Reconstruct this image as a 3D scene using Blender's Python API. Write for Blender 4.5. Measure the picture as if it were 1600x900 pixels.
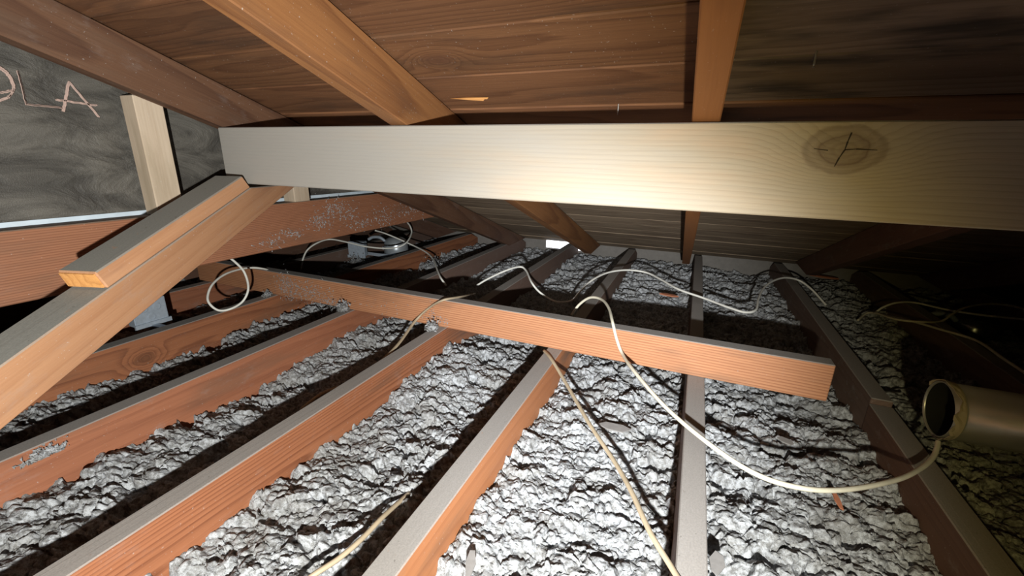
import bpy, bmesh, math, random
import numpy as np
from mathutils import Vector, Matrix, Quaternion

for o in list(bpy.data.objects): bpy.data.objects.remove(o)
SC = bpy.context.scene
COL = SC.collection
rnd = random.Random(7)

# ------------------------------------------------------------ camera
F_PX = 663.0
CAM_H = 0.66
def _cd(px, py): return np.array([px-800.0, 450.0-py, -F_PX])
_Y = _cd(1095, 252); _Y /= np.linalg.norm(_Y)
_X = -_cd(-880, 211); _X = _X-_Y*(_X@_Y); _X /= np.linalg.norm(_X)
_Z = np.cross(_X, _Y)
ROT = np.array([_X, _Y, _Z])
CAM = np.array([0, 0, CAM_H])
cam_d = bpy.data.cameras.new('camera'); cam_d.sensor_width = 36; cam_d.lens = 36*F_PX/1600
cam_d.clip_start = 0.01
cam = bpy.data.objects.new('camera', cam_d); COL.objects.link(cam)
M4 = Matrix(ROT.tolist()).to_4x4(); M4.translation = CAM.tolist(); cam.matrix_world = M4
SC.camera = cam
def _ray(p): return ROT@_cd(*p)
def onz(px, py, z): r = _ray((px, py)); return CAM+r*((z-CAM_H)/r[2])
def ony(px, py, y): r = _ray((px, py)); return CAM+r*(y/r[1])
def onx(px, py, x): r = _ray((px, py)); return CAM+r*(x/r[0])

# ------------------------------------------------------------ world, flashlight, exposure
W = bpy.data.worlds.new('daylight'); SC.world = W; W.use_nodes = True
W.node_tree.nodes['Background'].inputs[0].default_value = (0.93, 0.95, 1.0, 1)
W.node_tree.nodes['Background'].inputs[1].default_value = 3.0
LIGHT = Vector((0.09, -0.20, 0.53))
def spot(name, power, color, size, blend, az, el, radius=0.010):
    l = bpy.data.lights.new(name, 'SPOT'); l.energy = power; l.color = color
    l.spot_size = math.radians(size); l.spot_blend = blend; l.shadow_soft_size = radius
    o = bpy.data.objects.new(name, l); COL.objects.link(o); o.location = LIGHT
    a, e = math.radians(az), math.radians(el)
    d = Vector((math.sin(a)*math.cos(e), math.cos(a)*math.cos(e), math.sin(e)))
    o.rotation_euler = d.to_track_quat('-Z', 'Y').to_euler()
    return o
spot('flashlight_spill', 92, (0.93, 0.965, 1.0), 128, 0.55, -48, -28)
spot('flashlight_hotspot', 85, (0.92, 0.96, 1.0), 54, 1.0, -15, -14.5)
spot('flashlight_corona', 17, (1.0, 0.80, 0.24), 144, 0.40, -48, -28)
vs = SC.view_settings
vs.view_transform = 'Standard'; vs.look = 'None'; vs.exposure = 0.0; vs.gamma = 1.0; vs.use_curve_mapping = False

# ------------------------------------------------------------ material helpers
class NT:
    def __init__(s, name):
        s.m = bpy.data.materials.new(name); s.m.use_nodes = True
        s.t = s.m.node_tree; s.b = s.t.nodes['Principled BSDF']
    def n(s, typ, **kw):
        x = s.t.nodes.new(typ)
        for k, v in kw.items(): setattr(x, k, v)
        return x
    def put(s, sock, v):
        if isinstance(v, bpy.types.NodeSocket): s.t.links.new(v, sock)
        elif isinstance(v, (tuple, list)) and len(v) == 3 and sock.type == 'RGBA': sock.default_value = (*v, 1)
        else: sock.default_value = v
    def math(s, op, a, b=0.0, c=0.0, clamp=False):
        x = s.n('ShaderNodeMath', operation=op, use_clamp=clamp)
        s.put(x.inputs[0], a); s.put(x.inputs[1], b); s.put(x.inputs[2], c); return x.outputs[0]
    def vec(s, op, a, b=(0, 0, 0)):
        x = s.n('ShaderNodeVectorMath', operation=op); s.put(x.inputs[0], a)
        if op == 'SCALE': s.put(x.inputs[3], b)
        else: s.put(x.inputs[1], b)
        return x.outputs['Value'] if op in ('LENGTH', 'DOT_PRODUCT', 'DISTANCE') else x.outputs[0]
    def mix(s, f, a, b, mode='MIX'):
        x = s.n('ShaderNodeMix', data_type='RGBA', blend_type=mode); s.put(x.inputs[0], f); s.put(x.inputs[6], a); s.put(x.inputs[7], b)
        return x.outputs[2]
    def noise(s, v, scale, detail=3.0, rough=0.55, distort=0.0):
        x = s.n('ShaderNodeTexNoise'); s.put(x.inputs['Vector'], v); x.inputs['Scale'].default_value = scale
        x.inputs['Detail'].default_value = detail; x.inputs['Roughness'].default_value = rough; x.inputs['Distortion'].default_value = distort
        return x.outputs[0]
    def ramp(s, f, pts):
        x = s.n('ShaderNodeValToRGB'); s.put(x.inputs[0], f); e = x.color_ramp.elements
        while len(e) < len(pts): e.new(0.5)
        for el, (p, c) in zip(e, pts):
            el.position = p; el.color = (*c, 1) if isinstance(c, tuple) else (c, c, c, 1)
        return x.outputs[0]
    def sstep(s, v, a, b):
        x = s.n('ShaderNodeMapRange', interpolation_type='SMOOTHSTEP'); s.put(x.inputs[0], v)
        x.inputs[1].default_value = a; x.inputs[2].default_value = b; return x.outputs[0]
    def bump(s, h, strength, dist):
        x = s.n('ShaderNodeBump'); s.put(x.inputs['Height'], h); x.inputs['Strength'].default_value = strength; x.inputs['Distance'].default_value = dist
        s.put(s.b.inputs['Normal'], x.outputs[0])
    def fin(s, col, rough=0.8, metal=0.0, spec=0.3):
        s.put(s.b.inputs['Base Color'], col); s.put(s.b.inputs['Roughness'], rough); s.b.inputs['Metallic'].default_value = metal
        s.b.inputs['Specular IOR Level'].default_value = spec; return s.m

DUST = (0.27, 0.25, 0.235)
def wood(name, light, dark, ring=0.0045, contrast=0.75, dust=1.0, specks=0.35, blotch=(0.10, 0.07, 0.05), blotch_amt=0.35,
         pith=(0.02, -0.06), knots=(), warp=0.016, vary=0.34, knot_amt=0.8, knot_col=(0.085, 0.036, 0.02), rough=0.72, dust_col=DUST, fade=None, smear=0.0):
    k = NT(name)
    tc = k.n('ShaderNodeTexCoord').outputs['Object']
    oi = k.n('ShaderNodeObjectInfo').outputs['Random']
    off = k.n('ShaderNodeCombineXYZ')
    k.put(off.inputs[0], k.math('MULTIPLY', oi, 37.0)); k.put(off.inputs[1], pith[0]); k.put(off.inputs[2], k.math('MULTIPLY_ADD', oi, 0.03, pith[1]))
    P = k.vec('ADD', tc, off.outputs[0])
    warp1 = k.noise(k.vec('MULTIPLY', P, (1.6, 9, 9)), 1.0, 2.0)
    warp2 = k.noise(k.vec('MULTIPLY', P, (5, 40, 40)), 1.0, 2.0)
    yz = k.vec('MULTIPLY', P, (0.012, 1, 1))
    d = k.vec('LENGTH', yz)
    d = k.math('ADD', d, k.math('MULTIPLY', k.math('SUBTRACT', warp1, 0.5), warp))
    d = k.math('ADD', d, k.math('MULTIPLY', k.math('SUBTRACT', warp2, 0.5), min(0.005, warp*0.3)))
    kmask = None
    for (kx, ky, kz, rx, ry, rz) in knots:
        v = k.vec('MULTIPLY', k.vec('SUBTRACT', tc, (kx, ky, kz)), (1/rx, 1/ry, 1/rz))
        ln = k.math('ADD', k.vec('LENGTH', v), k.math('MULTIPLY', k.math('SUBTRACT', k.noise(tc, 30.0, 3.0), 0.5), 0.45))
        g = k.math('POWER', 2.718, k.math('MULTIPLY', k.math('MULTIPLY', ln, ln), -0.45))
        d = k.math('ADD', d, k.math('MULTIPLY', g, 0.035))
        thin = lambda c, w: k.math('POWER', 2.718, k.math('MULTIPLY', k.math('POWER', k.math('DIVIDE', k.math('SUBTRACT', ln, c), w), 2.0), -1.0))
        kk = k.math('MULTIPLY', k.sstep(ln, 1.05, 0.90), k.math('MULTIPLY_ADD', k.math('SINE', k.math('MULTIPLY', ln, 30.0)), 0.06, 0.42))
        kk = k.math('ADD', kk, k.math('MULTIPLY', k.sstep(ln, 0.62, 0.5), 0.18))
        kk = k.math('ADD', kk, k.math('MULTIPLY', thin(0.58, 0.05), 0.45))
        kk = k.math('ADD', kk, k.math('MULTIPLY', thin(0.98, 0.06), 0.30), clamp=True)
        kmask = kk if kmask is None else k.math('MAXIMUM', kmask, kk)
    fr = k.math('FRACT', k.math('DIVIDE', d, ring))
    rg = k.ramp(fr, [(0.0, 0.15), (0.45, 0.25), (0.78, 0.8), (0.90, 1.0), (1.0, 0.15)])
    fib = k.noise(k.vec('MULTIPLY', P, (9, 320, 320)), 1.0, 3.0, 0.6)
    t = k.math('ADD', k.math('MULTIPLY', rg, contrast), k.math('MULTIPLY', k.math('SUBTRACT', fib, 0.5), 0.9), clamp=True)
    col = k.mix(t, light, dark)
    big = k.noise(k.vec('MULTIPLY', P, (3.2, 16, 16)), 1.0, 4.0, 0.6)
    col = k.mix(k.math('MULTIPLY', k.sstep(big, 0.50, 0.72), blotch_amt), col, blotch)
    tone = k.math('MULTIPLY_ADD', oi, vary, 1-vary*0.53)
    hsv = k.n('ShaderNodeHueSaturation'); k.put(hsv.inputs['Color'], col); k.put(hsv.inputs['Value'], tone); col = hsv.outputs[0]
    if kmask is not None: col = k.mix(k.math('MULTIPLY', kmask, knot_amt), col, knot_col)
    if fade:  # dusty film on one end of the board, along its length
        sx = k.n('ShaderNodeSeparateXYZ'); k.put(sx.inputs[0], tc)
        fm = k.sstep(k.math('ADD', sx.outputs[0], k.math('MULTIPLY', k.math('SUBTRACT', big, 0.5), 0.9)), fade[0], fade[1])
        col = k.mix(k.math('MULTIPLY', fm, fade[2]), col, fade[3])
    if smear:
        sm = k.noise(k.vec('MULTIPLY', P, (14, 26, 26)), 1.0, 5.0, 0.7)
        col = k.mix(k.math('MULTIPLY', k.sstep(sm, 0.55, 0.7), smear), col, (0.30, 0.28, 0.27))
    sp = k.noise(P, 260.0, 1.0)
    col = k.mix(k.math('MULTIPLY', k.sstep(sp, 0.735, 0.77), specks), col, (0.5, 0.49, 0.48))
    if dust > 0:
        nz = k.n('ShaderNodeSeparateXYZ'); k.put(nz.inputs[0], k.n('ShaderNodeNewGeometry').outputs['Normal'])
        up = k.sstep(nz.outputs[2], 0.35, 0.8)
        dn = k.noise(tc, 42.0, 4.0, 0.65); dn2 = k.noise(tc, 420.0, 2.0)
        dc = k.mix(dn2, tuple(c*0.72 for c in dust_col), tuple(c*1.22 for c in dust_col))
        cov = k.math('MULTIPLY', up, k.math('MULTIPLY', k.sstep(dn, 0.20, 0.36), dust))
        col = k.mix(cov, col, dc)
        pit = k.noise(tc, 150.0, 1.0)
        col = k.mix(k.math('MULTIPLY', up, k.math('MULTIPLY', k.sstep(pit, 0.73, 0.77), 0.5)), col, (0.10, 0.085, 0.075))
    k.bump(k.math('ADD', k.math('MULTIPLY', rg, 0.5), fib), 0.25, 0.0012)
    return k.fin(col, rough)

# ------------------------------------------------------------ mesh helpers
def link(name, me, mat, parent=None):
    o = bpy.data.objects.new(name, me); COL.objects.link(o)
    if mat is not None and len(me.materials) == 0: me.materials.append(mat)
    if parent is not None: o.parent = parent
    return o
def tag(o, label=None, cat=None, group=None, kind=None):
    if label: o['label'] = label
    if cat: o['category'] = cat
    if group: o['group'] = group
    if kind: o['kind'] = kind
    return o
def prism_mesh(name, prof, y0, y1, bevel=0.0018, jitter=0.0):
    bm = bmesh.new()
    a = [bm.verts.new((x, y0, z)) for x, z in prof]; b = [bm.verts.new((x, y1, z)) for x, z in prof]
    bm.faces.new(a); bm.faces.new(list(reversed(b)))
    n = len(prof)
    for i in range(n): bm.faces.new((a[i], b[i], b[(i+1) % n], a[(i+1) % n]))
    bmesh.ops.recalc_face_normals(bm, faces=bm.faces)
    if bevel: bmesh.ops.bevel(bm, geom=list(bm.edges), offset=bevel, segments=1, affect='EDGES', clamp_overlap=True)
    me = bpy.data.meshes.new(name); bm.to_mesh(me); bm.free()
    return me
def timber(name, mat, loc, rot, prof, y0, y1, parent=None, bevel=0.0018):
    """profile in (length, height) swept across the local y; grain runs along local x"""
    o = link(name, prism_mesh(name, prof, y0, y1, bevel), mat, parent)
    m = rot.to_4x4(); m.translation = Vector(loc); o.matrix_world = m
    return o
def frame(d, up=(0, 0, 1)):
    d = Vector(d).normalized(); u = Vector(up).cross(d).normalized(); w = d.cross(u)
    return Matrix((d, u, w)).transposed()
ALONG_Y = frame((0, 1, 0)); ALONG_X = frame((1, 0, 0))      # ALONG_Y: local y = -X world
def rect(l0, l1, z0, z1): return [(l0, z0), (l1, z0), (l1, z1), (l0, z1)]
def box_bm(bm, x0, x1, y0, y1, z0, z1):
    v = [bm.verts.new((x, y, z)) for z in (z0, z1) for y in (y0, y1) for x in (x0, x1)]
    for f in ((0, 2, 3, 1), (4, 5, 7, 6), (0, 1, 5, 4), (2, 6, 7, 3), (0, 4, 6, 2), (1, 3, 7, 5)): bm.faces.new([v[i] for i in f])
def bm_obj(name, bm, mat, parent=None, loc=None, smooth=False):
    bmesh.ops.recalc_face_normals(bm, faces=bm.faces)
    me = bpy.data.meshes.new(name); bm.to_mesh(me); bm.free()
    if smooth:
        for p in me.polygons: p.use_smooth = True
    o = link(name, me, mat, parent)
    if loc is not None: o.location = loc
    return o
def catmull(pts, n=10):
    p = [Vector(q) for q in pts]; p = [p[0]*2-p[1]]+p+[p[-1]*2-p[-2]]; out = []
    for i in range(1, len(p)-2):
        for j in range(n):
            t = j/n; a, b, c, d = p[i-1], p[i], p[i+1], p[i+2]
            out.append(0.5*((2*b)+(c-a)*t+(2*a-5*b+4*c-d)*t*t+(3*b-a-3*c+d)*t**3))
    out.append(p[-2]); return out
def tube_bm(bm, path, r1, r2, seg=8, up=(0, 0, 1)):
    prev = None
    for i, p in enumerate(path):
        d = (path[min(i+1, len(path)-1)]-path[max(i-1, 0)]).normalized()
        u = Vector(up).cross(d)
        u = Vector((1, 0, 0)) if u.length < 1e-3 else u.normalized()
        w = d.cross(u)
        ring = [bm.verts.new(p+u*(r1*math.cos(6.2832*k/seg))+w*(r2*math.sin(6.2832*k/seg))) for k in range(seg)]
        if prev:
            for k in range(seg): bm.faces.new((prev[k], prev[(k+1) % seg], ring[(k+1) % seg], ring[k]))
        else: bm.faces.new(list(reversed(ring)))
        prev = ring
    bm.faces.new(prev)
def lathe_bm(bm, prof, seg=32, mat=Matrix()):
    rings = []
    for r, z in prof: rings.append([bm.verts.new(mat@Vector((r*math.cos(6.2832*k/seg), r*math.sin(6.2832*k/seg), z))) for k in range(seg)])
    for a, b in zip(rings, rings[1:]):
        for k in range(seg): bm.faces.new((a[k], a[(k+1) % seg], b[(k+1) % seg], b[k]))
    bm.faces.new(list(reversed(rings[0]))); bm.faces.new(rings[-1])

# numpy noise
def _h(ix, iy, s):
    n = (ix.astype(np.int64)*374761393+iy.astype(np.int64)*668265263+s*982451653) & 0x7fffffff
    n = ((n ^ (n >> 13))*1274126177) & 0x7fffffff
    n = ((n ^ (n >> 16))*2246822519) & 0x7fffffff
    return ((n ^ (n >> 15)) & 0xfffff)/float(0xfffff)
def vnoise(x, y, s=0):
    ix = np.floor(x); iy = np.floor(y); fx = x-ix; fy = y-iy; fx = fx*fx*(3-2*fx); fy = fy*fy*(3-2*fy)
    a = _h(ix, iy, s); b = _h(ix+1, iy, s); c = _h(ix, iy+1, s); d = _h(ix+1, iy+1, s)
    return (a*(1-fx)+b*fx)*(1-fy)+(c*(1-fx)+d*fx)*fy
def fbm(x, y, s=0, o=4):
    r = 0; a = 1; t = 0
    for i in range(o): r = r+a*vnoise(x*2**i, y*2**i, s+i*17); t += a; a *= .5
    return r/t
def worley(x, y, s=0):
    """distance to the nearest point, to the second nearest, and a random height for the cell"""
    ix = np.floor(x); iy = np.floor(y); f1 = np.full(x.shape, 9.0); f2 = f1.copy(); cid = np.zeros(x.shape)
    for dx in (-1, 0, 1):
        for dy in (-1, 0, 1):
            cx = ix+dx; cy = iy+dy
            d = np.hypot(cx+_h(cx, cy, s)-x, cy+_h(cx, cy, s+5)-y); h = _h(cx, cy, s+9)
            m = d < f1
            f2 = np.where(m, f1, np.minimum(f2, d)); cid = np.where(m, h, cid); f1 = np.where(m, d, f1)
    return f1, f2, cid

# ------------------------------------------------------------ materials
M = {}
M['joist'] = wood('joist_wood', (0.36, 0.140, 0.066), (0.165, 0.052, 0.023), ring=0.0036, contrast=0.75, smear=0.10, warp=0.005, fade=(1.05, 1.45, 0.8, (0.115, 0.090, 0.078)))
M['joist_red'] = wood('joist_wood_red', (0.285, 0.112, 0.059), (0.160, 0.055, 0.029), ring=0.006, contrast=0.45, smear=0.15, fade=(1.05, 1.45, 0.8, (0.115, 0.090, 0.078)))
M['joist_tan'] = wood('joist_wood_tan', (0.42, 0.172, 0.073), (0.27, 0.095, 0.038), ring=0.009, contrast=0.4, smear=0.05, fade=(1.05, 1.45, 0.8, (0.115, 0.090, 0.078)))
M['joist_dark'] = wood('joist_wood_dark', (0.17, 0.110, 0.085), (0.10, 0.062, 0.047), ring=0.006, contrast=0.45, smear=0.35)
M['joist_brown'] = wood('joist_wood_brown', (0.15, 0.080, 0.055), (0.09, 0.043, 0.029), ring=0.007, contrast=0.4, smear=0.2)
M['joist_knot'] = wood('joist_wood_knotty', (0.32, 0.125, 0.058), (0.15, 0.052, 0.026), ring=0.007, contrast=0.7, smear=0.05, warp=0.02,
                       knots=[(0.62, -0.022, 0.075, 0.030, 0.05, 0.020)])
M['plank'] = wood('plank_wood', (0.43, 0.205, 0.105), (0.21, 0.077, 0.036), ring=0.0050, contrast=0.8, smear=0.05, warp=0.006, pith=(0.0, 0.30))
BEAM_KNOT = ony(1320, 234, 0.70)
M['beam'] = wood('beam_wood', (0.29, 0.235, 0.165), (0.19, 0.142, 0.092), ring=0.0055, contrast=0.42, blotch=(0.36, 0.24, 0.16), blotch_amt=0.4, warp=0.008, rough=0.6,
                 knots=[(BEAM_KNOT[0]+1.045, 0.0, BEAM_KNOT[2]-0.588, 0.047, 0.06, 0.030)], knot_amt=0.95, knot_col=(0.10, 0.055, 0.032),
                 fade=(1.35, 0.35, 0.85, (0.27, 0.262, 0.25)), pith=(0.0, 0.35), specks=0.1)
M['rafter'] = wood('rafter_wood', (0.21, 0.092, 0.033), (0.10, 0.036, 0.013), ring=0.0058, contrast=0.65, dust=0, blotch=(0.085, 0.042, 0.024), blotch_amt=0.5, warp=0.008)
M['rafter_grey'] = wood('rafter_wood_grey', (0.110, 0.054, 0.030), (0.050, 0.021, 0.012), ring=0.0045, contrast=0.7, dust=0, smear=0.1, warp=0.005)
M['rafter_plain'] = wood('rafter_wood_plain', (0.20, 0.078, 0.024), (0.145, 0.052, 0.016), ring=0.010, contrast=0.35, dust=0, blotch_amt=0.15, specks=0.1)
M['board'] = wood('roof_board_wood', (0.165, 0.074, 0.034), (0.070, 0.027, 0.012), ring=0.0065, contrast=0.6, dust=0, blotch=(0.055, 0.030, 0.019), blotch_amt=0.65, specks=0.15, warp=0.03, vary=0.6)
M['board_knot'] = wood('roof_board_wood_knotty', (0.175, 0.080, 0.036), (0.072, 0.027, 0.012), ring=0.0065, contrast=0.6, dust=0, blotch=(0.06, 0.033, 0.02), blotch_amt=0.5, warp=0.02,
                       knots=[(2.155, 0.008, 0.0, 0.032, 0.016, 0.03)])
M['board_grey'] = wood('roof_board_wood_grey', (0.18, 0.120, 0.080), (0.09, 0.055, 0.034), ring=0.006, contrast=0.65, dust=0, blotch=(0.016, 0.012, 0.009), blotch_amt=0.85, specks=0.15)
M['board_far'] = wood('roof_board_wood_pale', (0.30, 0.225, 0.155), (0.15, 0.10, 0.066), ring=0.006, contrast=0.65, dust=0, blotch=(0.11, 0.075, 0.05), blotch_amt=0.6, specks=0.15)  # paler grey-brown, used for the boards towards the eave
M['header'] = wood('header_wood', (0.33, 0.145, 0.078), (0.165, 0.058, 0.029), ring=0.0046, contrast=0.8, smear=0.05, warp=0.008, dust_col=(0.20, 0.15, 0.115), pith=(0.0, 0.2))
M['strut'] = wood('strut_wood', (0.39, 0.205, 0.110), (0.29, 0.130, 0.062), ring=0.010, contrast=0.4, blotch=(0.20, 0.11, 0.075), blotch_amt=0.5, smear=0.14, dust_col=(0.235, 0.23, 0.21))
M['stud'] = wood('stud_wood', (0.47, 0.38, 0.29), (0.34, 0.25, 0.175), ring=0.012, contrast=0.35, blotch=(0.28, 0.22, 0.15), blotch_amt=0.6, dust=0.4)
M['endgrain'] = wood('cut_end_wood', (0.55, 0.27, 0.09), (0.34, 0.14, 0.04), ring=0.003, contrast=0.6, dust=0, specks=0)

def mat_insulation():
    k = NT('loose_mineral_wool'); tc = k.n('ShaderNodeTexCoord').outputs['Object']
    a = k.noise(tc, 14.0, 4.0, 0.6); b = k.noise(tc, 110.0, 4.0, 0.7); c = k.noise(tc, 700.0, 2.0)
    col = k.mix(k.sstep(b, 0.38, 0.62), (0.165, 0.165, 0.165), (0.43, 0.445, 0.47))
    col = k.mix(k.math('MULTIPLY', k.sstep(a, 0.45, 0.64), 0.5), col, (0.22, 0.212, 0.20))
    col = k.mix(k.math('MULTIPLY', k.sstep(c, 0.60, 0.72), 0.55), col, (0.68, 0.72, 0.78))
    col = k.mix(k.math('MULTIPLY', k.sstep(c, 0.40, 0.28), 0.5), col, (0.09, 0.085, 0.08))
    k.bump(k.math('ADD', b, k.math('MULTIPLY', c, 0.5)), 0.7, 0.003)
    return k.fin(col, 0.75, spec=0.3)
M['wool'] = mat_insulation()
def mat_lint():
    k = NT('grey_lint'); tc = k.n('ShaderNodeTexCoord').outputs['Object']
    return k.fin(k.mix(k.noise(tc, 300.0), (0.16, 0.16, 0.16), (0.38, 0.385, 0.40)), 0.8)
M['lint'] = mat_lint()
def mat_felt():
    k = NT('black_felt_paper'); tc = k.n('ShaderNodeTexCoord').outputs['Object']
    a = k.noise(k.vec('MULTIPLY', tc, (1, 7, 16)), 1.0, 5.0, 0.62, 0.8); b = k.noise(tc, 500.0, 2.0)
    col = k.mix(k.sstep(a, 0.32, 0.72), (0.035, 0.032, 0.028), (0.125, 0.115, 0.10))
    col = k.mix(k.math('MULTIPLY', b, 0.25), col, (0.12, 0.11, 0.10))
    k.bump(k.math('ADD', a, k.math('MULTIPLY', b, 0.06)), 0.7, 0.02)
    return k.fin(col, 0.62, spec=0.4)
M['felt'] = mat_felt()
def mat_plain(name, col, rough=0.6, metal=0.0, var=0.25, scale=60.0, spec=0.4, bump=0.15):
    k = NT(name); tc = k.n('ShaderNodeTexCoord').outputs['Object']; a = k.noise(tc, scale, 4.0, 0.6)
    c = k.mix(a, tuple(x*(1-var) for x in col), tuple(min(1, x*(1+var)) for x in col)); k.bump(a, bump, 0.002)
    return k.fin(c, rough, metal, spec)
M['cable'] = mat_plain('cream_cable_sheath', (0.66, 0.62, 0.50), 0.45, scale=35)
M['cable_tan'] = mat_plain('tan_cable_sheath', (0.36, 0.29, 0.20), 0.5, scale=35)
M['cable_white'] = mat_plain('white_cable_sheath', (0.74, 0.73, 0.68), 0.42, scale=35)
M['chalk'] = mat_plain('pink_chalk', (0.42, 0.30, 0.26), 0.9, var=0.3, scale=260)
M['steel'] = mat_plain('galvanised_steel', (0.42, 0.48, 0.56), 0.42, 0.25, scale=90)
M['steel_dark'] = mat_plain('dark_can_metal', (0.20, 0.21, 0.22), 0.22, 0.9, scale=40)
M['bright'] = mat_plain('bright_aluminium', (0.60, 0.66, 0.72), 0.30, 0.6, scale=30, bump=0.02)
M['nail'] = mat_plain('nail_steel', (0.55, 0.55, 0.56), 0.3, 0.9)
M['membrane'] = mat_plain('pale_blue_membrane', (0.50, 0.58, 0.66), 0.5, scale=30)
M['paper'] = mat_plain('torn_tan_paper', (0.42, 0.36, 0.27), 0.8, scale=50)
M['gypsum'] = mat_plain('gypsum_board', (0.35, 0.33, 0.31), 0.9)
M['plate'] = mat_plain('dusty_plate', (0.20, 0.185, 0.17), 0.85, scale=40)
M['slate'] = mat_plain('grey_debris', (0.20, 0.19, 0.185), 0.8, scale=120)
M['chip'] = mat_plain('red_wood_chip', (0.40, 0.15, 0.08), 0.8, scale=80)
def mat_duct():
    k = NT('brushed_duct_metal'); tc = k.n('ShaderNodeTexCoord').outputs['Object']
    a = k.noise(k.vec('MULTIPLY', tc, (6, 260, 260)), 1.0, 3.0); b = k.noise(tc, 18.0, 3.0)
    col = k.mix(b, (0.40, 0.40, 0.36), (0.55, 0.55, 0.50)); k.bump(a, 0.12, 0.001)
    return k.fin(col, k.math('MULTIPLY_ADD', b, 0.2, 0.22), 0.6)
M['duct'] = mat_duct()

# ------------------------------------------------------------ setting: roof, floor, walls
SLOPE = 0.342; W0 = 0.13+SLOPE*2.42         # rafter undersides: z = W0 - SLOPE*y
CS = math.cos(math.atan(SLOPE)); SN = math.sin(math.atan(SLOPE))
RIDGE_Y = -0.62; XL, XR = -2.6, 2.9
def under(y, off=0.0): return (W0-SLOPE*y+off) if y >= RIDGE_Y else (W0-SLOPE*(2*RIDGE_Y-y)+off)
RAFT_H = 0.0935
fl = tag(bm_obj('floor', (lambda b: (box_bm(b, XL, XR, -4.1, 2.85, -0.07, -0.045), b)[1])(bmesh.new()), M['gypsum']), 'gypsum ceiling board beneath the insulated joist bays', None, None, 'structure')
for side, sgn in (('front', 1), ('back', -1)):
    b = bmesh.new()
    y0 = RIDGE_Y; y1 = 2.82 if sgn > 0 else -4.3
    vs4 = []
    for off in (0.124, 0.16):
        for x in (XL-.05, XR+.05):
            for y in (y0, y1): vs4.append(b.verts.new((x, y, under(y, off))))
    for f in ((0, 1, 3, 2), (4, 6, 7, 5), (0, 4, 5, 1), (2, 3, 7, 6), (0, 2, 6, 4), (1, 5, 7, 3)): b.faces.new([vs4[i] for i in f])
    roof = tag(bm_obj('ceiling' if sgn > 0 else 'ceiling_back', b, M['plate']), 'sloping roof deck of brown boards on rafters', None, None, 'structure')
    pitch = 0.1235
    y = 0.632-pitch*10 if sgn > 0 else RIDGE_Y
    i = 0
    while (y < 2.70 if sgn > 0 else y > -4.2):
        ya, yb = (y+0.0017, y+pitch-0.0017) if sgn > 0 else (y-pitch+0.0012, y-0.0012)
        if sgn > 0 and ya < RIDGE_Y: y += pitch; i += 1; continue
        dz = rnd.uniform(-0.001, 0.0028)
        cut = {11: [0.0], 10: [0.0], 12: [0.02], 13: [-0.54]}.get(i, [rnd.choice([-1.057, -0.539, 0.0, 0.555, 1.09])]) if sgn > 0 else [0.0]
        xs = [XL]+cut+[XR]
        for a, c in zip(xs, xs[1:]):
            ym = (ya+yb)/2; hw = abs(yb-ya)/2/CS
            d = Vector((0, CS, -SN if sgn > 0 else SN)); n = Vector((0, SN if sgn > 0 else -SN, CS))
            rot = Matrix((Vector((1, 0, 0)), n.cross(Vector((1, 0, 0))), n)).transposed()
            if sgn > 0:
                mt = M['board_knot'] if (i == 10 and c <= 0.03) else (M['board_grey'] if (a >= -0.03 and i in (10, 11)) else (M['board_far'] if i >= 14 else M['board']))
            else: mt = M['board']
            tilt = Matrix.Rotation(rnd.uniform(-0.012, 0.012), 3, 'X')
            timber('roof_board', mt, (a+0.001, ym, under(ym, 0.101)+dz), rot@tilt, rect(0, c-a-0.002, 0, 0.019), -hw, hw, roof, 0.002)
        y += pitch*sgn; i += 1
# end walls and eave
def wall_x(name, x0, x1, mat, label):
    b = bmesh.new()
    pr = [(-4.05, -0.05), (2.85, -0.05), (2.85, under(2.85, .12)), (RIDGE_Y, under(RIDGE_Y, .13)), (-4.05, under(-4.05, .12))]
    a = [b.verts.new((x0, y, z)) for y, z in pr]; c = [b.verts.new((x1, y, z)) for y, z in pr]
    b.faces.new(a); b.faces.new(c)
    for i in range(5): b.faces.new((a[i], a[(i+1) % 5], c[(i+1) % 5], c[i]))
    return tag(bm_obj(name, b, mat), label, None, None, 'structure')
wall_x('wall_left', XL-.02, XL, M['plate'], 'dark far gable wall at the left end of the attic')
wall_x('wall_right', XR, XR+.02, M['plate'], 'dark far gable wall at the right end of the attic')
EY = 2.735
b = bmesh.new()
box_bm(b, XL, XR, EY, EY+.035, -0.05, 0.068)
for xa, xb in ((XL, -0.905), (-0.615, XR)): box_bm(b, xa, xb, EY, EY+.02, 0.068, under(EY, 0.108))
wf = tag(bm_obj('wall_front', b, M['plate']), 'dusty eave blocking with a daylight gap', None, None, 'structure')
b = bmesh.new(); box_bm(b, XL, XR, -4.05, -4.03, -0.05, under(-4.03, .12))
tag(bm_obj('wall_back', b, M['plate']), 'dark eave blocking behind', None, None, 'structure')
b = bmesh.new(); box_bm(b, XL, XR, 2.60, EY, -0.04, 0.012)
tag(bm_obj('trim_1', b, M['plate']), 'dusty top plate along the eave', None, None, 'structure')

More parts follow.
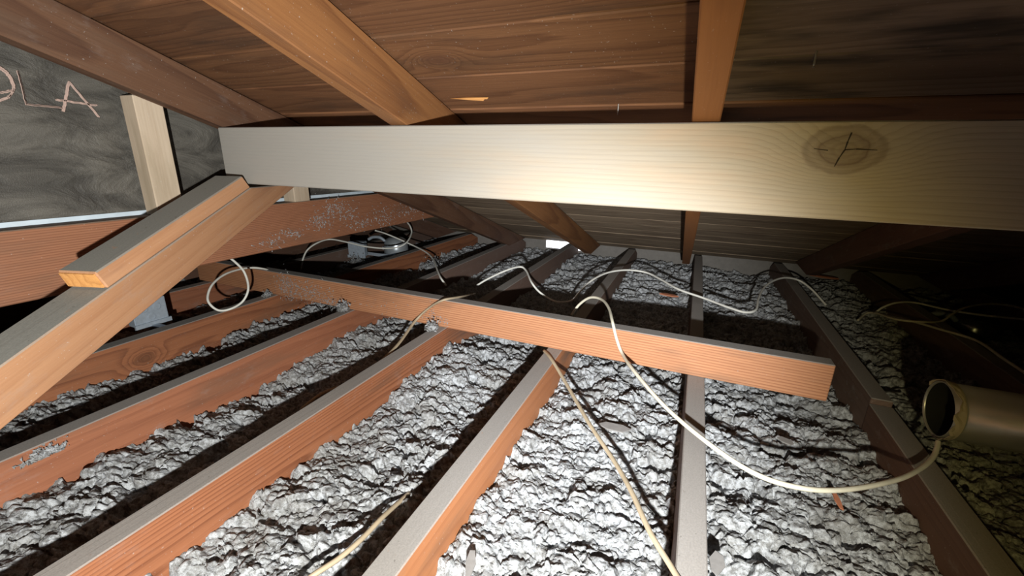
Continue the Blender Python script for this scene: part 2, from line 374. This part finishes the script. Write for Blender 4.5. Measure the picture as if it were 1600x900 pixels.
# ------------------------------------------------------------ rafters
rot_r = Matrix((Vector((0, CS, -SN)), Vector((-1, 0, 0)), Vector((0, SN, CS)))).transposed()
def rafter(x0, x1, mat, label, y_end=2.43, y_start=RIDGE_Y+.02):
    L = (y_end-y_start)/CS
    o = timber('rafter', mat, (x1, y_start, under(y_start)), rot_r, [(0, 0), (L, 0), (L+0.255, RAFT_H-.001), (0.03, RAFT_H-.001)], 0, x1-x0)
    return tag(o, label, 'rafter', 'rafters under the sloping roof')
rafter(-0.020, 0.018, M['rafter_plain'], 'plain orange rafter with hardly any grain resting on the purlin by its knot')
rafter(-0.559, -0.520, M['rafter'], 'bright orange grained rafter between the gable rafter and the plain orange rafter')
rafter(-1.078, -1.040, M['rafter_grey'], 'brown gable rafter along the top of the chalked felt paper')
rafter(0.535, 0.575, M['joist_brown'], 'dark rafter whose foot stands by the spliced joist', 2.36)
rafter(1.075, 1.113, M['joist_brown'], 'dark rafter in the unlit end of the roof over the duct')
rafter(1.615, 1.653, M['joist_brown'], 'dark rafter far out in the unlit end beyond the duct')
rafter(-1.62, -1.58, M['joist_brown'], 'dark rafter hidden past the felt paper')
b = bmesh.new(); box_bm(b, XL, XR, RIDGE_Y-.018, RIDGE_Y+.018, under(RIDGE_Y)-.04, under(RIDGE_Y)+.09)
tag(bm_obj('ridge_board', b, M['board']), 'ridge board at the peak behind the rafters', 'ridge board')

# ------------------------------------------------------------ ceiling joists
JT = 0.14; JB = -0.044
def joist(x0, x1, mat, label, y0=-3.95, y1=2.725, top=JT, end=True):
    pr = [(0, JB), (y1-y0, JB), (y1-y0, 0.098), (y1-y0-0.10, top), (0, top)] if end else rect(0, y1-y0, JB, top)
    # wood grain origin sits at y = 0 in the world through the object origin
    pr = [(l+y0, z) for l, z in pr]
    o = timber('ceiling_joist', mat, (x1, 0, 0), ALONG_Y, pr, 0, x1-x0)
    return tag(o, label, 'joist', 'ceiling joists between the insulation bays')
joist(0.041, 0.081, M['joist_dark'], 'grey dusty joist under the plank standing beside the plain orange rafter foot')
joist(-0.333, -0.291, M['joist_tan'], 'orange joist with a tan cable crossing it beneath the plank')
joist(-0.712, -0.671, M['joist'], 'finely grained orange joist with a lint tuft where the brown cable drops off the plank')
joist(-1.084, -1.044, M['joist_red'], 'reddish joist between the knotty joist and the finely grained orange joist')
joist(-1.462, -1.420, M['joist_knot'], 'joist with a dark round knot below the slanted strut')
joist(-1.842, -1.802, M['joist_red'], 'reddish joist running behind the metal box under the header')
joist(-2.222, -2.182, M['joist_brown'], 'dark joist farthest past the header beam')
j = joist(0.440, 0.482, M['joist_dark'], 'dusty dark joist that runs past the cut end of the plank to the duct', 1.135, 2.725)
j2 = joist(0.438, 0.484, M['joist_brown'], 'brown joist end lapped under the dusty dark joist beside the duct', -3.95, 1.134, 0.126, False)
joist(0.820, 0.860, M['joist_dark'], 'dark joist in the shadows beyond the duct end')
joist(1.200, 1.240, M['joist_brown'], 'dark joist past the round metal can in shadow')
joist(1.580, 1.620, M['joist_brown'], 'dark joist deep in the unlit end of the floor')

# ------------------------------------------------------------ purlin, plank, header, studs, strut
pur = timber('purlin_beam', M['beam'], (-1.045, 0.700, 0.588), ALONG_X, rect(0, 3.4, 0, 0.125), 0, 0.040)
tag(pur, 'pale weathered purlin beam with a big cracked knot under the rafters', 'beam')
b = bmesh.new()     # the cracks in the knot: two thin sunken dark clefts
def cleft(bm, pts, w):
    for (x0, z0), (x1, z1) in zip(pts, pts[1:]):
        d = Vector((x1-x0, 0, z1-z0)); n = Vector((-d.z, 0, d.x)).normalized()*w
        p0 = Vector((x0, 0, z0)); p1 = Vector((x1, 0, z1))
        q = [p0-n, p1-n*.5, p1+n*.5, p0+n]
        f = [bm.verts.new(v+Vector((0, -0.0005, 0))) for v in q]; g = [bm.verts.new(v+Vector((0, .002, 0))) for v in q]
        bm.faces.new(f); bm.faces.new(g)
        for i in range(4): bm.faces.new((f[i], f[(i+1) % 4], g[(i+1) % 4], g[i]))
kx, kz = BEAM_KNOT[0]+1.045, BEAM_KNOT[2]-0.588
cleft(b, [(kx+.003, kz+.021), (kx+.001, kz+.010), (kx, kz), (kx-.004, kz-.010), (kx-.007, kz-.021)], 0.0010)
cleft(b, [(kx, kz), (kx+.012, kz+.001), (kx+.034, kz)], 0.0008)
cleft(b, [(kx-.018, kz-.001), (kx-.034, kz+.001)], 0.0006)
M['cleft'] = mat_plain('knot_crack', (0.02, 0.014, 0.01), 0.9)
bm_obj('knot_crack', b, M['cleft'], pur)

plank = timber('plank', M['plank'], (-1.875, 1.068, JT+.0005), ALONG_X, rect(0, 2.212, 0, 0.0915), 0, 0.039)
tag(plank, 'long orange plank on edge lying across the joists', 'plank')
header = timber('header_beam', M['header'], (-1.090, 0, 0), ALONG_Y, rect(-1.0, 1.74, 0.392, 0.521), 0, 0.040)
tag(header, 'wide reddish header beam flecked with lint under the felt paper', 'beam')

def stud(y0, y1, label):
    z0 = 0.5215
    pr = [(0, 0), (0, 0)]
    o = timber('stud', M['stud'], (-1.080, (y0+y1)/2, z0), frame((0, 0, 1), (0, -1, 0)), rect(0, under((y0+y1)/2)-z0+0.01, -(y1-y0)/2, (y1-y0)/2), 0, 0.045)
    return tag(o, label, 'stud', 'pale studs over the header')
stud(0.560, 0.614, 'pale stud standing on the header against the felt next to the chalk letters')
stud(0.915, 0.970, 'short pale stud on the header showing just under the purlin')

dv = Vector((-0.33, 1, 0.38)).normalized()
su = dv.cross(Vector((0, 0, 1))).normalized(); sw = su.cross(dv)
rot_s = Matrix((dv, -su, sw)).transposed()
sc = Vector((-0.961, 0.700, 0.582))
strut = tag(bpy.data.objects.new('strut', None), 'slanted tan strut with a dusty cleat on top propping the purlin end', 'strut'); COL.objects.link(strut)
sb = sc-dv*1.15; strut.location = sb
def strut_piece(name, mat, sec, l0, l1a, l1b=None):
    """section (a, b) around the line sc + t*dv; a along su, b along sw"""
    bm = bmesh.new(); l1b = l1a if l1b is None else l1b
    bs = [s[1] for s in sec]; lo, hi = min(bs), max(bs)
    A = [bm.verts.new((l0, -a, bb)) for a, bb in sec]
    B = [bm.verts.new((l1a+(l1b-l1a)*(bb-lo)/(hi-lo), -a, bb)) for a, bb in sec]
    bm.faces.new(A); bm.faces.new(B)
    for i in range(4): bm.faces.new((A[i], A[(i+1) % 4], B[(i+1) % 4], B[i]))
    bmesh.ops.recalc_face_normals(bm, faces=bm.faces)
    bmesh.ops.bevel(bm, geom=list(bm.edges), offset=0.002, segments=1, affect='EDGES', clamp_overlap=True)
    me = bpy.data.meshes.new(name); bm.to_mesh(me); bm.free()
    o = link(name, me, mat, strut); m = rot_s.to_4x4(); m.translation = sc; o.matrix_basis = Matrix.Translation(-sb)@m
    return o
strut_piece('post', M['strut'], [(0, -0.001), (-0.067, -0.001), (-0.075, -0.077), (-0.010, -0.077)], -1.15, 0.20, -0.002)
cl = strut_piece('cleat', M['strut'], [(-0.003, 0.031), (-0.068, 0.031), (-0.068, 0), (0.0, 0)], -0.398, -0.004, -0.012)
cl['label'] = 'short dusty cleat with a fresh cut end'
bm = bmesh.new()
v = [bm.verts.new((-0.4005, -a, bb)) for a, bb in ((-0.006, 0.028), (-0.065, 0.028), (-0.065, 0.003), (-0.004, 0.003))]
v2 = [bm.verts.new((-0.397, -a, bb)) for a, bb in ((-0.006, 0.028), (-0.065, 0.028), (-0.065, 0.003), (-0.004, 0.003))]
bm.faces.new(v); bm.faces.new(v2)
for i in range(4): bm.faces.new((v[i], v[(i+1) % 4], v2[(i+1) % 4], v2[i]))
ce = bm_obj('cut_end', bm, M['endgrain'], cl)

# ------------------------------------------------------------ felt wall with chalk letters
FX = -1.142
bm = bmesh.new()
ys = np.linspace(-0.58, 1.72, 70); nz_ = 26
g = []
for yy in ys:
    top = under(yy)+0.02; row = []
    for t in np.linspace(0, 1, nz_):
        z = 0.524+(max(top, 0.53)-0.524)*t
        wob = 0.003*(float(fbm(np.array([yy*4.0]), np.array([z*9.0]), 3)[0])-0.5)*2*(1-t*t)
        row.append((wob, yy, z))
    g.append(row)
F = [[bm.verts.new((FX+0.0+p[0], p[1], p[2])) for p in r] for r in g]
B = [[bm.verts.new((FX-0.004+p[0], p[1], p[2])) for p in r] for r in g]
for i in range(len(ys)-1):
    for k in range(nz_-1):
        bm.faces.new((F[i][k], F[i+1][k], F[i+1][k+1], F[i][k+1])); bm.faces.new((B[i][k], B[i][k+1], B[i+1][k+1], B[i+1][k]))
    bm.faces.new((F[i][0], B[i][0], B[i+1][0], F[i+1][0]))
felt = tag(bm_obj('wall_gable_felt', bm, M['felt'], smooth=True), 'black felt paper gable wall with pink chalk letters', None, None, 'structure')
def chalk(name, strokes):
    bm = bmesh.new()
    for st in strokes:
        pts = [Vector(onx(x, y, FX+0.0045)) for x, y in st]
        path = catmull(pts, 10) if len(pts) > 3 else [pts[i]+(pts[i+1]-pts[i])*(k/12) for i in range(len(pts)-1) for k in range(12)]+[pts[-1]]
        path = [p+Vector((0, rnd.uniform(-.0006, .0006), rnd.uniform(-.0006, .0006))) for p in path]
        for q in range(2):
            off = Vector((0, rnd.uniform(-.0016, .0016), rnd.uniform(-.0016, .0016)))
            tube_bm(bm, [p+off for p in path], 0.0015, 0.0013, 6, (1, 0, 0))
    return bm_obj(name, bm, M['chalk'], felt)
chalk('chalk_letter', [[(-6, 103), (8, 112), (17, 124), (21, 136), (17, 148), (6, 155), (-14, 158), (-36, 140), (-36, 112), (-20, 100), (-6, 103)], [(-20, 146), (0, 145), (17, 142)]])
chalk('chalk_letter', [[(27, 110), (40, 162), (97, 168)]])
chalk('chalk_letter', [[(98, 174), (107, 127), (154, 182)], [(88, 155), (150, 164)]])
bm = bmesh.new(); box_bm(bm, FX+.002, FX+.006, -0.55, 1.70, 0.519, 0.530)
ms = bm_obj('edge_strip', bm, M['membrane'], felt); ms['label'] = 'pale blue edge strip along the bottom of the felt'

# ------------------------------------------------------------ insulation
def insulation_patch(x0, x1, y0, y1, res, lift):
    nx = max(3, int((x1-x0)/res)); ny = max(3, int((y1-y0)/res))
    X, Y = np.meshgrid(np.linspace(x0, x1, nx), np.linspace(y0, y1, ny))
    wx = (fbm(X*45, Y*45, 51, 4)-.5)*0.030; wy = (fbm(X*45, Y*45, 71, 4)-.5)*0.030
    x = X+wx; y = Y+wy
    h = 0.050+lift+(fbm(X*3.1, Y*3.1, 1, 3)-.5)*0.055
    a1, a2, ac = worley(x*13, y*17, 2); h += (0.6-a1)*0.016*(0.4+ac)+(ac-.5)*0.014-np.exp(-(a2-a1)/0.07)*0.010*(ac > .4)
    b1, b2, bc = worley(x*34, y*46, 4); h += (0.6-b1)*0.009*(0.3+bc)+(bc-.5)*0.012-np.exp(-(b2-b1)/0.09)*0.007*(bc > .3)
    c1, c2, cc = worley(x*85, y*125, 6); h += (0.6-c1)*0.0040+(cc-.5)*0.0060-np.exp(-(c2-c1)/0.12)*0.0025
    h += (fbm(X*210, Y*210, 8, 2)-.5)*0.0045
    pit = fbm(x*12, y*20, 31, 3); h -= np.clip((0.37-pit)*10, 0, 1)*0.028
    e = np.clip(np.minimum(X-x0, x1-X)/0.03, 0, 1)
    h = np.clip(h, -0.03, 0.118)
    X2 = X+(fbm(X*60, Y*60, 91, 2)-.5)*0.016*e; Y2 = Y+(b1-.4)*0.012*e-(c1-.4)*0.004
    # clods lean over a little, so that their far sides undercut
    Y2 = Y2-(h-0.05)*0.25*e
    co = np.stack([np.clip(X2, x0, x1), np.clip(Y2, y0-.01, EY-.002), h], -1).reshape(-1, 3)
    idx = np.arange(nx*ny).reshape(ny, nx)
    q = np.stack([idx[:-1, :-1], idx[:-1, 1:], idx[1:, 1:], idx[1:, :-1]], -1).reshape(-1, 4)
    return co, q
EDGES = [-2.182, -1.842, -1.802, -1.462, -1.420, -1.084, -1.044, -0.712, -0.671, -0.333, -0.291, 0.041, 0.081, 0.440, 0.482, 0.820, 0.860, 1.200, 1.240, 1.580]
BAYS = [(XL, -2.222)]+[(EDGES[i], EDGES[i+1]) for i in range(0, len(EDGES), 2)]+[(1.620, XR)]
cos, qs, nv = [], [], 0
for bi, (x0, x1) in enumerate(BAYS):
    near = -1.5 < x0 and x1 < 0.85
    segs = [(-0.05, 1.15, 0.0024), (1.14, 2.70, 0.0042), (-0.5, -0.045, 0.010), (-3.95, -0.49, 0.03)] if near else [(-0.2, 2.70, 0.009), (-3.95, -0.19, 0.03)]
    for (y0, y1, res) in segs:
        co, q = insulation_patch(x0+.0005, x1-.0005, y0, y1, res, 0.0)
        cos.append(co); qs.append(q+nv); nv += len(co)
co = np.concatenate(cos); q = np.concatenate(qs)
me = bpy.data.meshes.new('loose_insulation')
me.vertices.add(len(co)); me.vertices.foreach_set('co', co.astype(np.float32).ravel())
me.loops.add(q.size); me.loops.foreach_set('vertex_index', q.astype(np.int32).ravel())
me.polygons.add(len(q)); me.polygons.foreach_set('loop_start', (np.arange(len(q))*4).astype(np.int32))
me.update(calc_edges=True); me.validate()
ins = tag(link('loose_insulation', me, M['wool']), 'lumpy grey loose-fill insulation filling the bays between the joists', 'insulation', None, 'stuff')

# ------------------------------------------------------------ cables
def cable(label, pts, mat, r=0.0042, flat=1.0, name='cable'):
    P = [Vector(p) for p in pts]
    bm = bmesh.new(); tube_bm(bm, catmull(P, 9), r, r*flat, 8)
    return tag(bm_obj(name, bm, M[mat], smooth=True), label, 'cable', 'loose house wiring')
Z = lambda *t: [onz(x, y, z) for x, y, z in t]
cable('cream cable draped over the plank and sagging to the duct end',
      [onz(893, 492, .16), onz(905, 476, .20), onz(922, 465, .235), onz(940, 468, .248), onz(951, 481, .252), onz(957, 503, .246)] +
      [ony(963, 528, 1.058), ony(972, 552, 1.040)] + Z((990, 579, .185), (1040, 636, .178), (1110, 695, .176), (1180, 740, .176), (1250, 762, .174), (1320, 765, .170), (1400, 750, .158), (1440, 731, .150), (1458, 714, .150), (1464, 700, .155), (1466, 690, .160)), 'cable')
cable('tan cable running over the orange joist down between two bays',
      Z((850, 548, .145), (862, 562, .150), (885, 600, .135), (922, 664, .130), (958, 718, .128), (985, 765, .135), (1015, 830, .140), (1050, 888, .140), (1075, 930, .14), (1100, 985, .12)), 'cable_tan', 0.0046, 0.75)
cable('brown flat cable falling from the plank top into a bay',
      [onz(742, 459, .15), onz(728, 462, .215), onz(712, 465, .236), onz(692, 469, .240), ony(672, 480, 1.062), ony(650, 500, 1.045)]+Z((622, 538, .13), (590, 569, .12), (550, 597, .115), (505, 614, .10), (470, 640, .08)), 'cable_tan', 0.0050, 0.7)
cable('half-hidden cable lying low in the black shadow of the orange joist',
      Z((640, 770, .06), (600, 806, .085), (565, 842, .09), (530, 872, .09), (485, 902, .09), (440, 940, .07)), 'cable_tan', 0.0042)
cable('white cable curled in a loop beside the plank end',
      [onx(352, 398, -1.30), onx(368, 410, -1.30), onx(382, 426, -1.30), onx(388, 450, -1.31), onx(380, 470, -1.32), onx(362, 482, -1.33), onx(342, 485, -1.35), onx(327, 474, -1.37), onx(325, 460, -1.39), onx(334, 442, -1.41), onx(355, 427, -1.44), onx(385, 419, -1.47), onx(412, 420, -1.462), onx(436, 428, -1.50)], 'cable_white', 0.0036)
cable('white cable arched in front of the metal box and bright can',
      Z((470, 420, .10), (473, 406, .14), (480, 391, .19), (495, 380, .22), (515, 374, .23), (540, 378, .22), (570, 385, .20), (600, 388, .19), (622, 386, .20), (636, 378, .22), (643, 364, .25), (641, 354, .28), (636, 347, .30)), 'cable_white', 0.0042)
cable('white cable slanting across joists from the header to the shadow',
      Z((586, 360, .27), (605, 366, .24), (640, 381, .18), (664, 393, .165), (676, 404, .16), (681, 416, .16), (688, 433, .155), (697, 446, .13)), 'cable_white', 0.0042)
cable('long white cable snaking across the far joists to the spliced joist',
      Z((745, 446, .12), (762, 436, .15), (790, 423, .19), (812, 417, .20), (822, 423, .19), (831, 442, .17), (845, 458, .13), (868, 471, .11), (892, 470, .11), (906, 456, .14), (925, 438, .17), (950, 426, .185), (980, 422, .19), (1010, 426, .185), (1033, 437, .18), (1060, 452, .175), (1100, 466, .165), (1140, 481, .16), (1165, 488, .155), (1181, 484, .16), (1185, 468, .17), (1192, 452, .175), (1206, 440, .18), (1226, 434, .18), (1248, 438, .165), (1268, 452, .14), (1291, 477, .09)), 'cable_white', 0.0042)
cable('dim cable lying straight over the shadowed bay toward the dark joist',
      Z((1340, 501, .07), (1356, 489, .09), (1380, 492, .11), (1425, 502, .13), (1470, 515, .14), (1525, 532, .145), (1570, 562, .15), (1610, 588, .15)), 'cable', 0.0040)
cable('dim cable arched in front of the dark round can',
      Z((1366, 490, .10), (1380, 480, .13), (1402, 473, .15), (1430, 473, .15), (1480, 484, .14), (1540, 493, .148), (1610, 500, .15)), 'cable_white', 0.0038)
cable('dim cable in an S curve crossing the dark round can',
      Z((1366, 488, .115), (1400, 499, .135), (1440, 503, .145), (1470, 502, .14), (1489, 490, .16), (1510, 480, .17), (1545, 475, .17), (1580, 478, .17), (1615, 487, .16)), 'cable', 0.0038)

# ------------------------------------------------------------ metal boxes, cans, duct
def junction_box(loc, rz, label, s=1.0):
    r = tag(bpy.data.objects.new('junction_box', None), label, 'electrical box', 'steel wiring boxes'); COL.objects.link(r); r.location = loc; r.rotation_euler = (0, 0, rz)
    bm = bmesh.new(); box_bm(bm, -.048*s, .048*s, -.02*s, .02*s, 0, .085*s)
    bmesh.ops.bevel(bm, geom=list(bm.edges), offset=.003*s, segments=2, affect='EDGES')
    bm_obj('box', bm, M['steel'], r)
    for kx_, kz_ in ((-.018*s, .055*s), (.020*s, .055*s), (0, .026*s)):
        bm = bmesh.new(); lathe_bm(bm, [(.0115*s, 0), (.0125*s, .0015), (.009*s, .002), (.0085*s, .0008)], 16, Matrix.Translation((kx_, -.0200*s, kz_))@Matrix.Rotation(math.pi/2, 4, 'X'))
        bm_obj('knockout', bm, M['steel'], r)
    bm = bmesh.new(); box_bm(bm, -.052*s, .052*s, -.026*s, -.0195*s, -.006*s, .010*s)
    bm_obj('flange', bm, M['steel'], r)
    return r
jb = junction_box((-1.600, 0.735, 0.115), math.radians(90), 'steel junction box hung beneath the header behind the slanted strut')
bm = bmesh.new(); box_bm(bm, -.010, .010, -.136, .200, -.004, 0); bm_obj('hanger_strap', bm, M['steel'], jb)
def can(loc, label, body, r=0.062, with_box=False):
    t = tag(bpy.data.objects.new('recessed_light_can', None), label, 'light fixture'); COL.objects.link(t); t.location = loc
    bm = bmesh.new(); lathe_bm(bm, [(r, 0), (r, .05), (r*.97, .075), (r*.85, .095), (r*.6, .108), (r*.25, .113), (.004, .1135)], 36)
    bm_obj('housing', bm, M[body], t, smooth=True)
    bm = bmesh.new(); lathe_bm(bm, [(r*1.35, 0), (r*1.35, .004), (r*1.02, .006), (r*1.02, 0)], 36); bm_obj('mounting_plate', bm, M[body], t)
    bm = bmesh.new()
    path = [Vector((-r*.9, -.02, .085)), Vector((-r*1.3, -.03, .105)), Vector((-r*1.9, -.04, .105)), Vector((-r*2.3, -.05, .09))]
    tube_bm(bm, catmull(path, 8), .009, .009, 10); bm_obj('conduit', bm, M['steel'], t, smooth=True)
    for sg in (-1, 1):
        bm = bmesh.new(); box_bm(bm, -.17, .17, sg*r*1.15-.002, sg*r*1.15+.002, .004, .022); bm_obj('hanger_bar', bm, M['steel'], t)
    return t
can((-1.60, 2.02, 0.085), 'bright aluminium recessed light can between far joists under the header', 'bright', 0.070)
junction_box((-1.745, 1.86, 0.100), math.radians(18), 'small steel junction box wired to the bright light can')
can((1.03, 2.05, 0.022), 'dark round recessed light can in the shadows beyond the joists', 'steel_dark', 0.075)

duct = tag(bpy.data.objects.new('duct', None), 'round metal duct with a torn paper wrap at its open end', 'duct'); COL.objects.link(duct); duct.location = (0.500, 1.015, 0.1985)
rot_d = Vector((1, 0.02, 0.0)).to_track_quat('Z', 'Y').to_matrix().to_4x4()
R_D = 0.055
bm = bmesh.new(); lathe_bm(bm, [(R_D*.955, 0.004), (R_D*.97, 0), (R_D, 0), (R_D, .30), (R_D+.0015, .302), (R_D+.0015, .318), (R_D, .32), (R_D, 1.9), (R_D*.9, 1.9)], 48)
bmesh.ops.delete(bm, geom=[f for f in bm.faces if len(f.verts) > 4 and f.calc_center_median().z < .1], context='FACES_ONLY')
pp = bm_obj('pipe', bm, M['duct'], duct, smooth=True); pp.matrix_basis = rot_d
bm = bmesh.new(); lathe_bm(bm, [(R_D*.95, 0.004), (R_D*.95, .9), (.002, .9)], 40)
bmesh.ops.delete(bm, geom=[f for f in bm.faces if len(f.verts) > 4 and f.calc_center_median().z < .1], context='FACES_ONLY')
M['bore_shade'] = mat_plain('duct_bore_shade', (0.012, 0.012, 0.012), 0.95)  # shade inside the open duct, painted as a black inner tube
pl = bm_obj('bore_shade', bm, M['bore_shade'], duct, smooth=True); pl.matrix_basis = rot_d
bm = bmesh.new()
n = 40; rows = 4
ring = []
for i in range(n):
    a = 6.2832*i/n; jag = 0.004+0.016*(float(vnoise(np.array([i*0.55]), np.array([0.5]), 77)[0])-.6)+rnd.uniform(-.002, .002)
    rr = R_D+.0022
    ring.append([(rr+rnd.uniform(0, .004)*(1-t) , a, jag*(1-t)+.016*t) for t in (0, .35, .7, 1)])
V1 = [[bm.verts.new((p[0]*math.cos(p[1]), p[0]*math.sin(p[1]), p[2])) for p in r] for r in ring]
V2 = [[bm.verts.new(((p[0]-.0012)*math.cos(p[1]), (p[0]-.0012)*math.sin(p[1]), p[2])) for p in r] for r in ring]
for i in range(n):
    k = (i+1) % n
    for t in range(3):
        bm.faces.new((V1[i][t], V1[k][t], V1[k][t+1], V1[i][t+1])); bm.faces.new((V2[i][t], V2[i][t+1], V2[k][t+1], V2[k][t]))
    bm.faces.new((V1[i][0], V2[i][0], V2[k][0], V1[k][0]))
pw = bm_obj('torn_wrap', bm, M['paper'], duct); pw.matrix_basis = rot_d

# ------------------------------------------------------------ lint, tufts, debris, nails
def flakes(name, mat, parent, places, seed, size=(0.0012, 0.004)):
    r = random.Random(seed); bm = bmesh.new()
    for (c, sx, sy_, n) in places:      # centre, spread vectors, count
        for _ in range(n):
            p = Vector(c)+Vector(sx)*r.gauss(0, .5)+Vector(sy_)*r.gauss(0, .5)
            s = r.uniform(*size); q = Quaternion((r.gauss(0, 1), r.gauss(0, 1), r.gauss(0, 1), r.gauss(0, 1))).normalized()
            v = [bm.verts.new(p+q@Vector(w)*s) for w in ((2.0, 0, 0), (-.9, .42, 0), (-.9, -.42, .2), (0, 0, .45))]
            for f in ((0, 1, 2), (0, 3, 1), (1, 3, 2), (2, 3, 0)): bm.faces.new([v[i] for i in f])
    o = bm_obj(name, bm, mat, None); o['kind'] = 'stuff'
    o.parent = parent; o.matrix_parent_inverse = parent.matrix_world.inverted()
    return o
bpy.context.view_layer.update()
hp = []
for x, y, n, sy_, sz in ((500, 345, 110, .05, .03), (520, 325, 90, .05, .035), (545, 335, 90, .05, .04), (455, 365, 50, .05, .014), (600, 340, 90, .10, .04), (640, 325, 90, .14, .04), (565, 350, 50, .05, .02), (420, 380, 40, .06, .02), (675, 320, 60, .10, .04)):
    c = onx(x, y, -1.0895); hp.append((c, (0, sy_, 0), (0, 0, sz), int(n*1.5)))
flakes('lint', M['lint'], header, hp, 3, (0.0012, 0.0045))
pp_ = []
for x, y, n, sx, sz in ((448, 448, 170, .06, .05), (475, 455, 130, .09, .045), (500, 465, 90, .08, .04), (520, 475, 50, .05, .03), (600, 480, 25, .12, .04), (672, 490, 25, .03, .03), (690, 500, 20, .03, .02)):
    c = ony(x, y, 1.0672); pp_.append((c, (sx, 0, 0), (0, 0, sz), int(n*1.6)))
flakes('lint', M['lint'], plank, pp_, 4, (0.0012, 0.0042))
def tuft(c, s, label, seed):
    r = random.Random(seed); bm = bmesh.new(); bmesh.ops.create_icosphere(bm, subdivisions=2, radius=1.0)
    for v in bm.verts: v.co = Vector((v.co.x*s[0]*.68, v.co.y*s[1]*.68, v.co.z*s[2]*.4))*r.uniform(.8, 1.15)
    n = int(120+9000*(s[0]*s[1]+s[1]*s[2])*6)
    for _ in range(n):
        p = Vector((r.gauss(0, .36)*s[0], r.gauss(0, .36)*s[1], abs(r.gauss(0, .55))*s[2]-.3*s[2]))
        z = r.uniform(.0018, .0062); q = Quaternion((r.gauss(0, 1), r.gauss(0, 1), r.gauss(0, 1), r.gauss(0, 1))).normalized()
        v = [bm.verts.new(p+q@Vector(w)*z) for w in ((1.3, 0, 0), (-.5, .8, 0), (-.5, -.8, .2), (0, 0, .6))]
        for f in ((0, 1, 2), (0, 3, 1), (1, 3, 2), (2, 3, 0)): bm.faces.new([v[i] for i in f])
    o = bm_obj('insulation_tuft', bm, M['wool'], None, c)
    return tag(o, label, 'tuft', 'tufts of insulation caught on the wood')
tuft((-0.700, 1.035, 0.150), (.022, .030, .026), 'white tuft caught where the finely grained orange joist meets the plank', 5)
tuft((-1.065, 1.040, 0.152), (.026, .026, .030), 'white tuft caught where the reddish joist meets the plank', 9)
tuft((-1.44, 1.045, 0.146), (.016, .020, .014), 'small tuft where the knotty joist meets the plank', 12)
tuft((-1.71, 1.80, 0.075), (.060, .050, .040), 'clump of insulation under the small junction box', 15)
tuft((-1.26, 1.90, 0.080), (.060, .075, .050), 'clump of insulation piled between far joists by the slanting white cable', 18)
tuft(tuple(onx(70, 710, -1.038)), (.004, .040, .016), 'wisp of insulation on the side of the reddish joist', 21)
def chip(c, s, mat, rz, label, tilt=0.1):
    bm = bmesh.new(); n = 6; r = random.Random(hash(label) % 1000 if False else len(label))
    a = [(s[0]*math.cos(6.28*i/n)*r.uniform(.7, 1.1), s[1]*math.sin(6.28*i/n)*r.uniform(.7, 1.1)) for i in range(n)]
    lo = [bm.verts.new((x, y, 0)) for x, y in a]; hi = [bm.verts.new((x, y, s[2])) for x, y in a]
    bm.faces.new(lo); bm.faces.new(hi)
    for i in range(n): bm.faces.new((lo[i], lo[(i+1) % n], hi[(i+1) % n], hi[i]))
    o = bm_obj('debris_chip', bm, M[mat], None, c); o.rotation_euler = (tilt, tilt*.5, rz)
    return tag(o, label, 'debris', 'chips lying on the insulation')
chip(onz(1308, 782, .085), (.006, .020, .003), 'chip', 0.25, 'red wood chip under the sagging cream cable', 0.3)
chip(onz(1045, 462, .085), (.045, .012, .006), 'chip', 0.05, 'orange wood sliver near the eave beside the plain rafter foot')
chip(onz(1290, 434, .085), (.07, .014, .008), 'chip', 0.0, 'orange wood sliver near the eave beside the dark rafter foot')
chip(onz(960, 668, .070), (.040, .016, .003), 'slate', 0.2, 'grey flake lying next to the tan cable')
chip(onz(1228, 690, .090), (.020, .010, .003), 'slate', -0.2, 'grey flake in the shadow of the cream cable')
chip(onz(735, 880, .080), (.008, .024, .003), 'slate', 0.3, 'grey flake beside the orange joist under the tan cable')
chip(onz(1120, 880, .085), (.012, .024, .003), 'slate', -0.2, 'grey flake beside the grey dusty joist')
def nail(px, py, label, l=0.022):
    r = _ray((px, py)); t = (W0+0.1-CAM_H)/(r[2]+SLOPE*r[1]); p = CAM+r*t
    bm = bmesh.new(); tube_bm(bm, [Vector((0, 0, .006)), Vector((0, .001, -l*.8)), Vector((0, .001, -l))], .0014, .0014, 8)
    o = bm_obj('nail', bm, M['nail'], None, tuple(p)); return tag(o, label, 'nail', 'nails poking through the roof boards')
nail(1276, 82, 'nail point poking through the mouldy grey roof board', .018)
nail(966, 166, 'nail point poking out above the purlin top edge', .015)
nail(310, 150, 'nail point above the brown gable rafter', .010)
r = _ray((710, 153)); t = (W0+0.1-CAM_H)/(r[2]+SLOPE*r[1]); p = CAM+r*t
bm = bmesh.new()
for k_ in range(2):
    L = .080-.012*k_; y_ = -.004+.007*k_
    v = [bm.verts.new(q) for q in ((-.012, 0, -.001), (L, y_, -.002-.002*k_), (L-.004, y_+.002, -.005-.002*k_), (.03, .002, .001))]
    for f in ((0, 1, 2), (0, 2, 3), (0, 3, 1), (1, 3, 2)): bm.faces.new([v[i] for i in f])
sp = bm_obj('wood_splinter', bm, M['endgrain'], None, tuple(p)); tag(sp, 'fresh pale splinter torn from a roof board above the purlin', 'splinter')
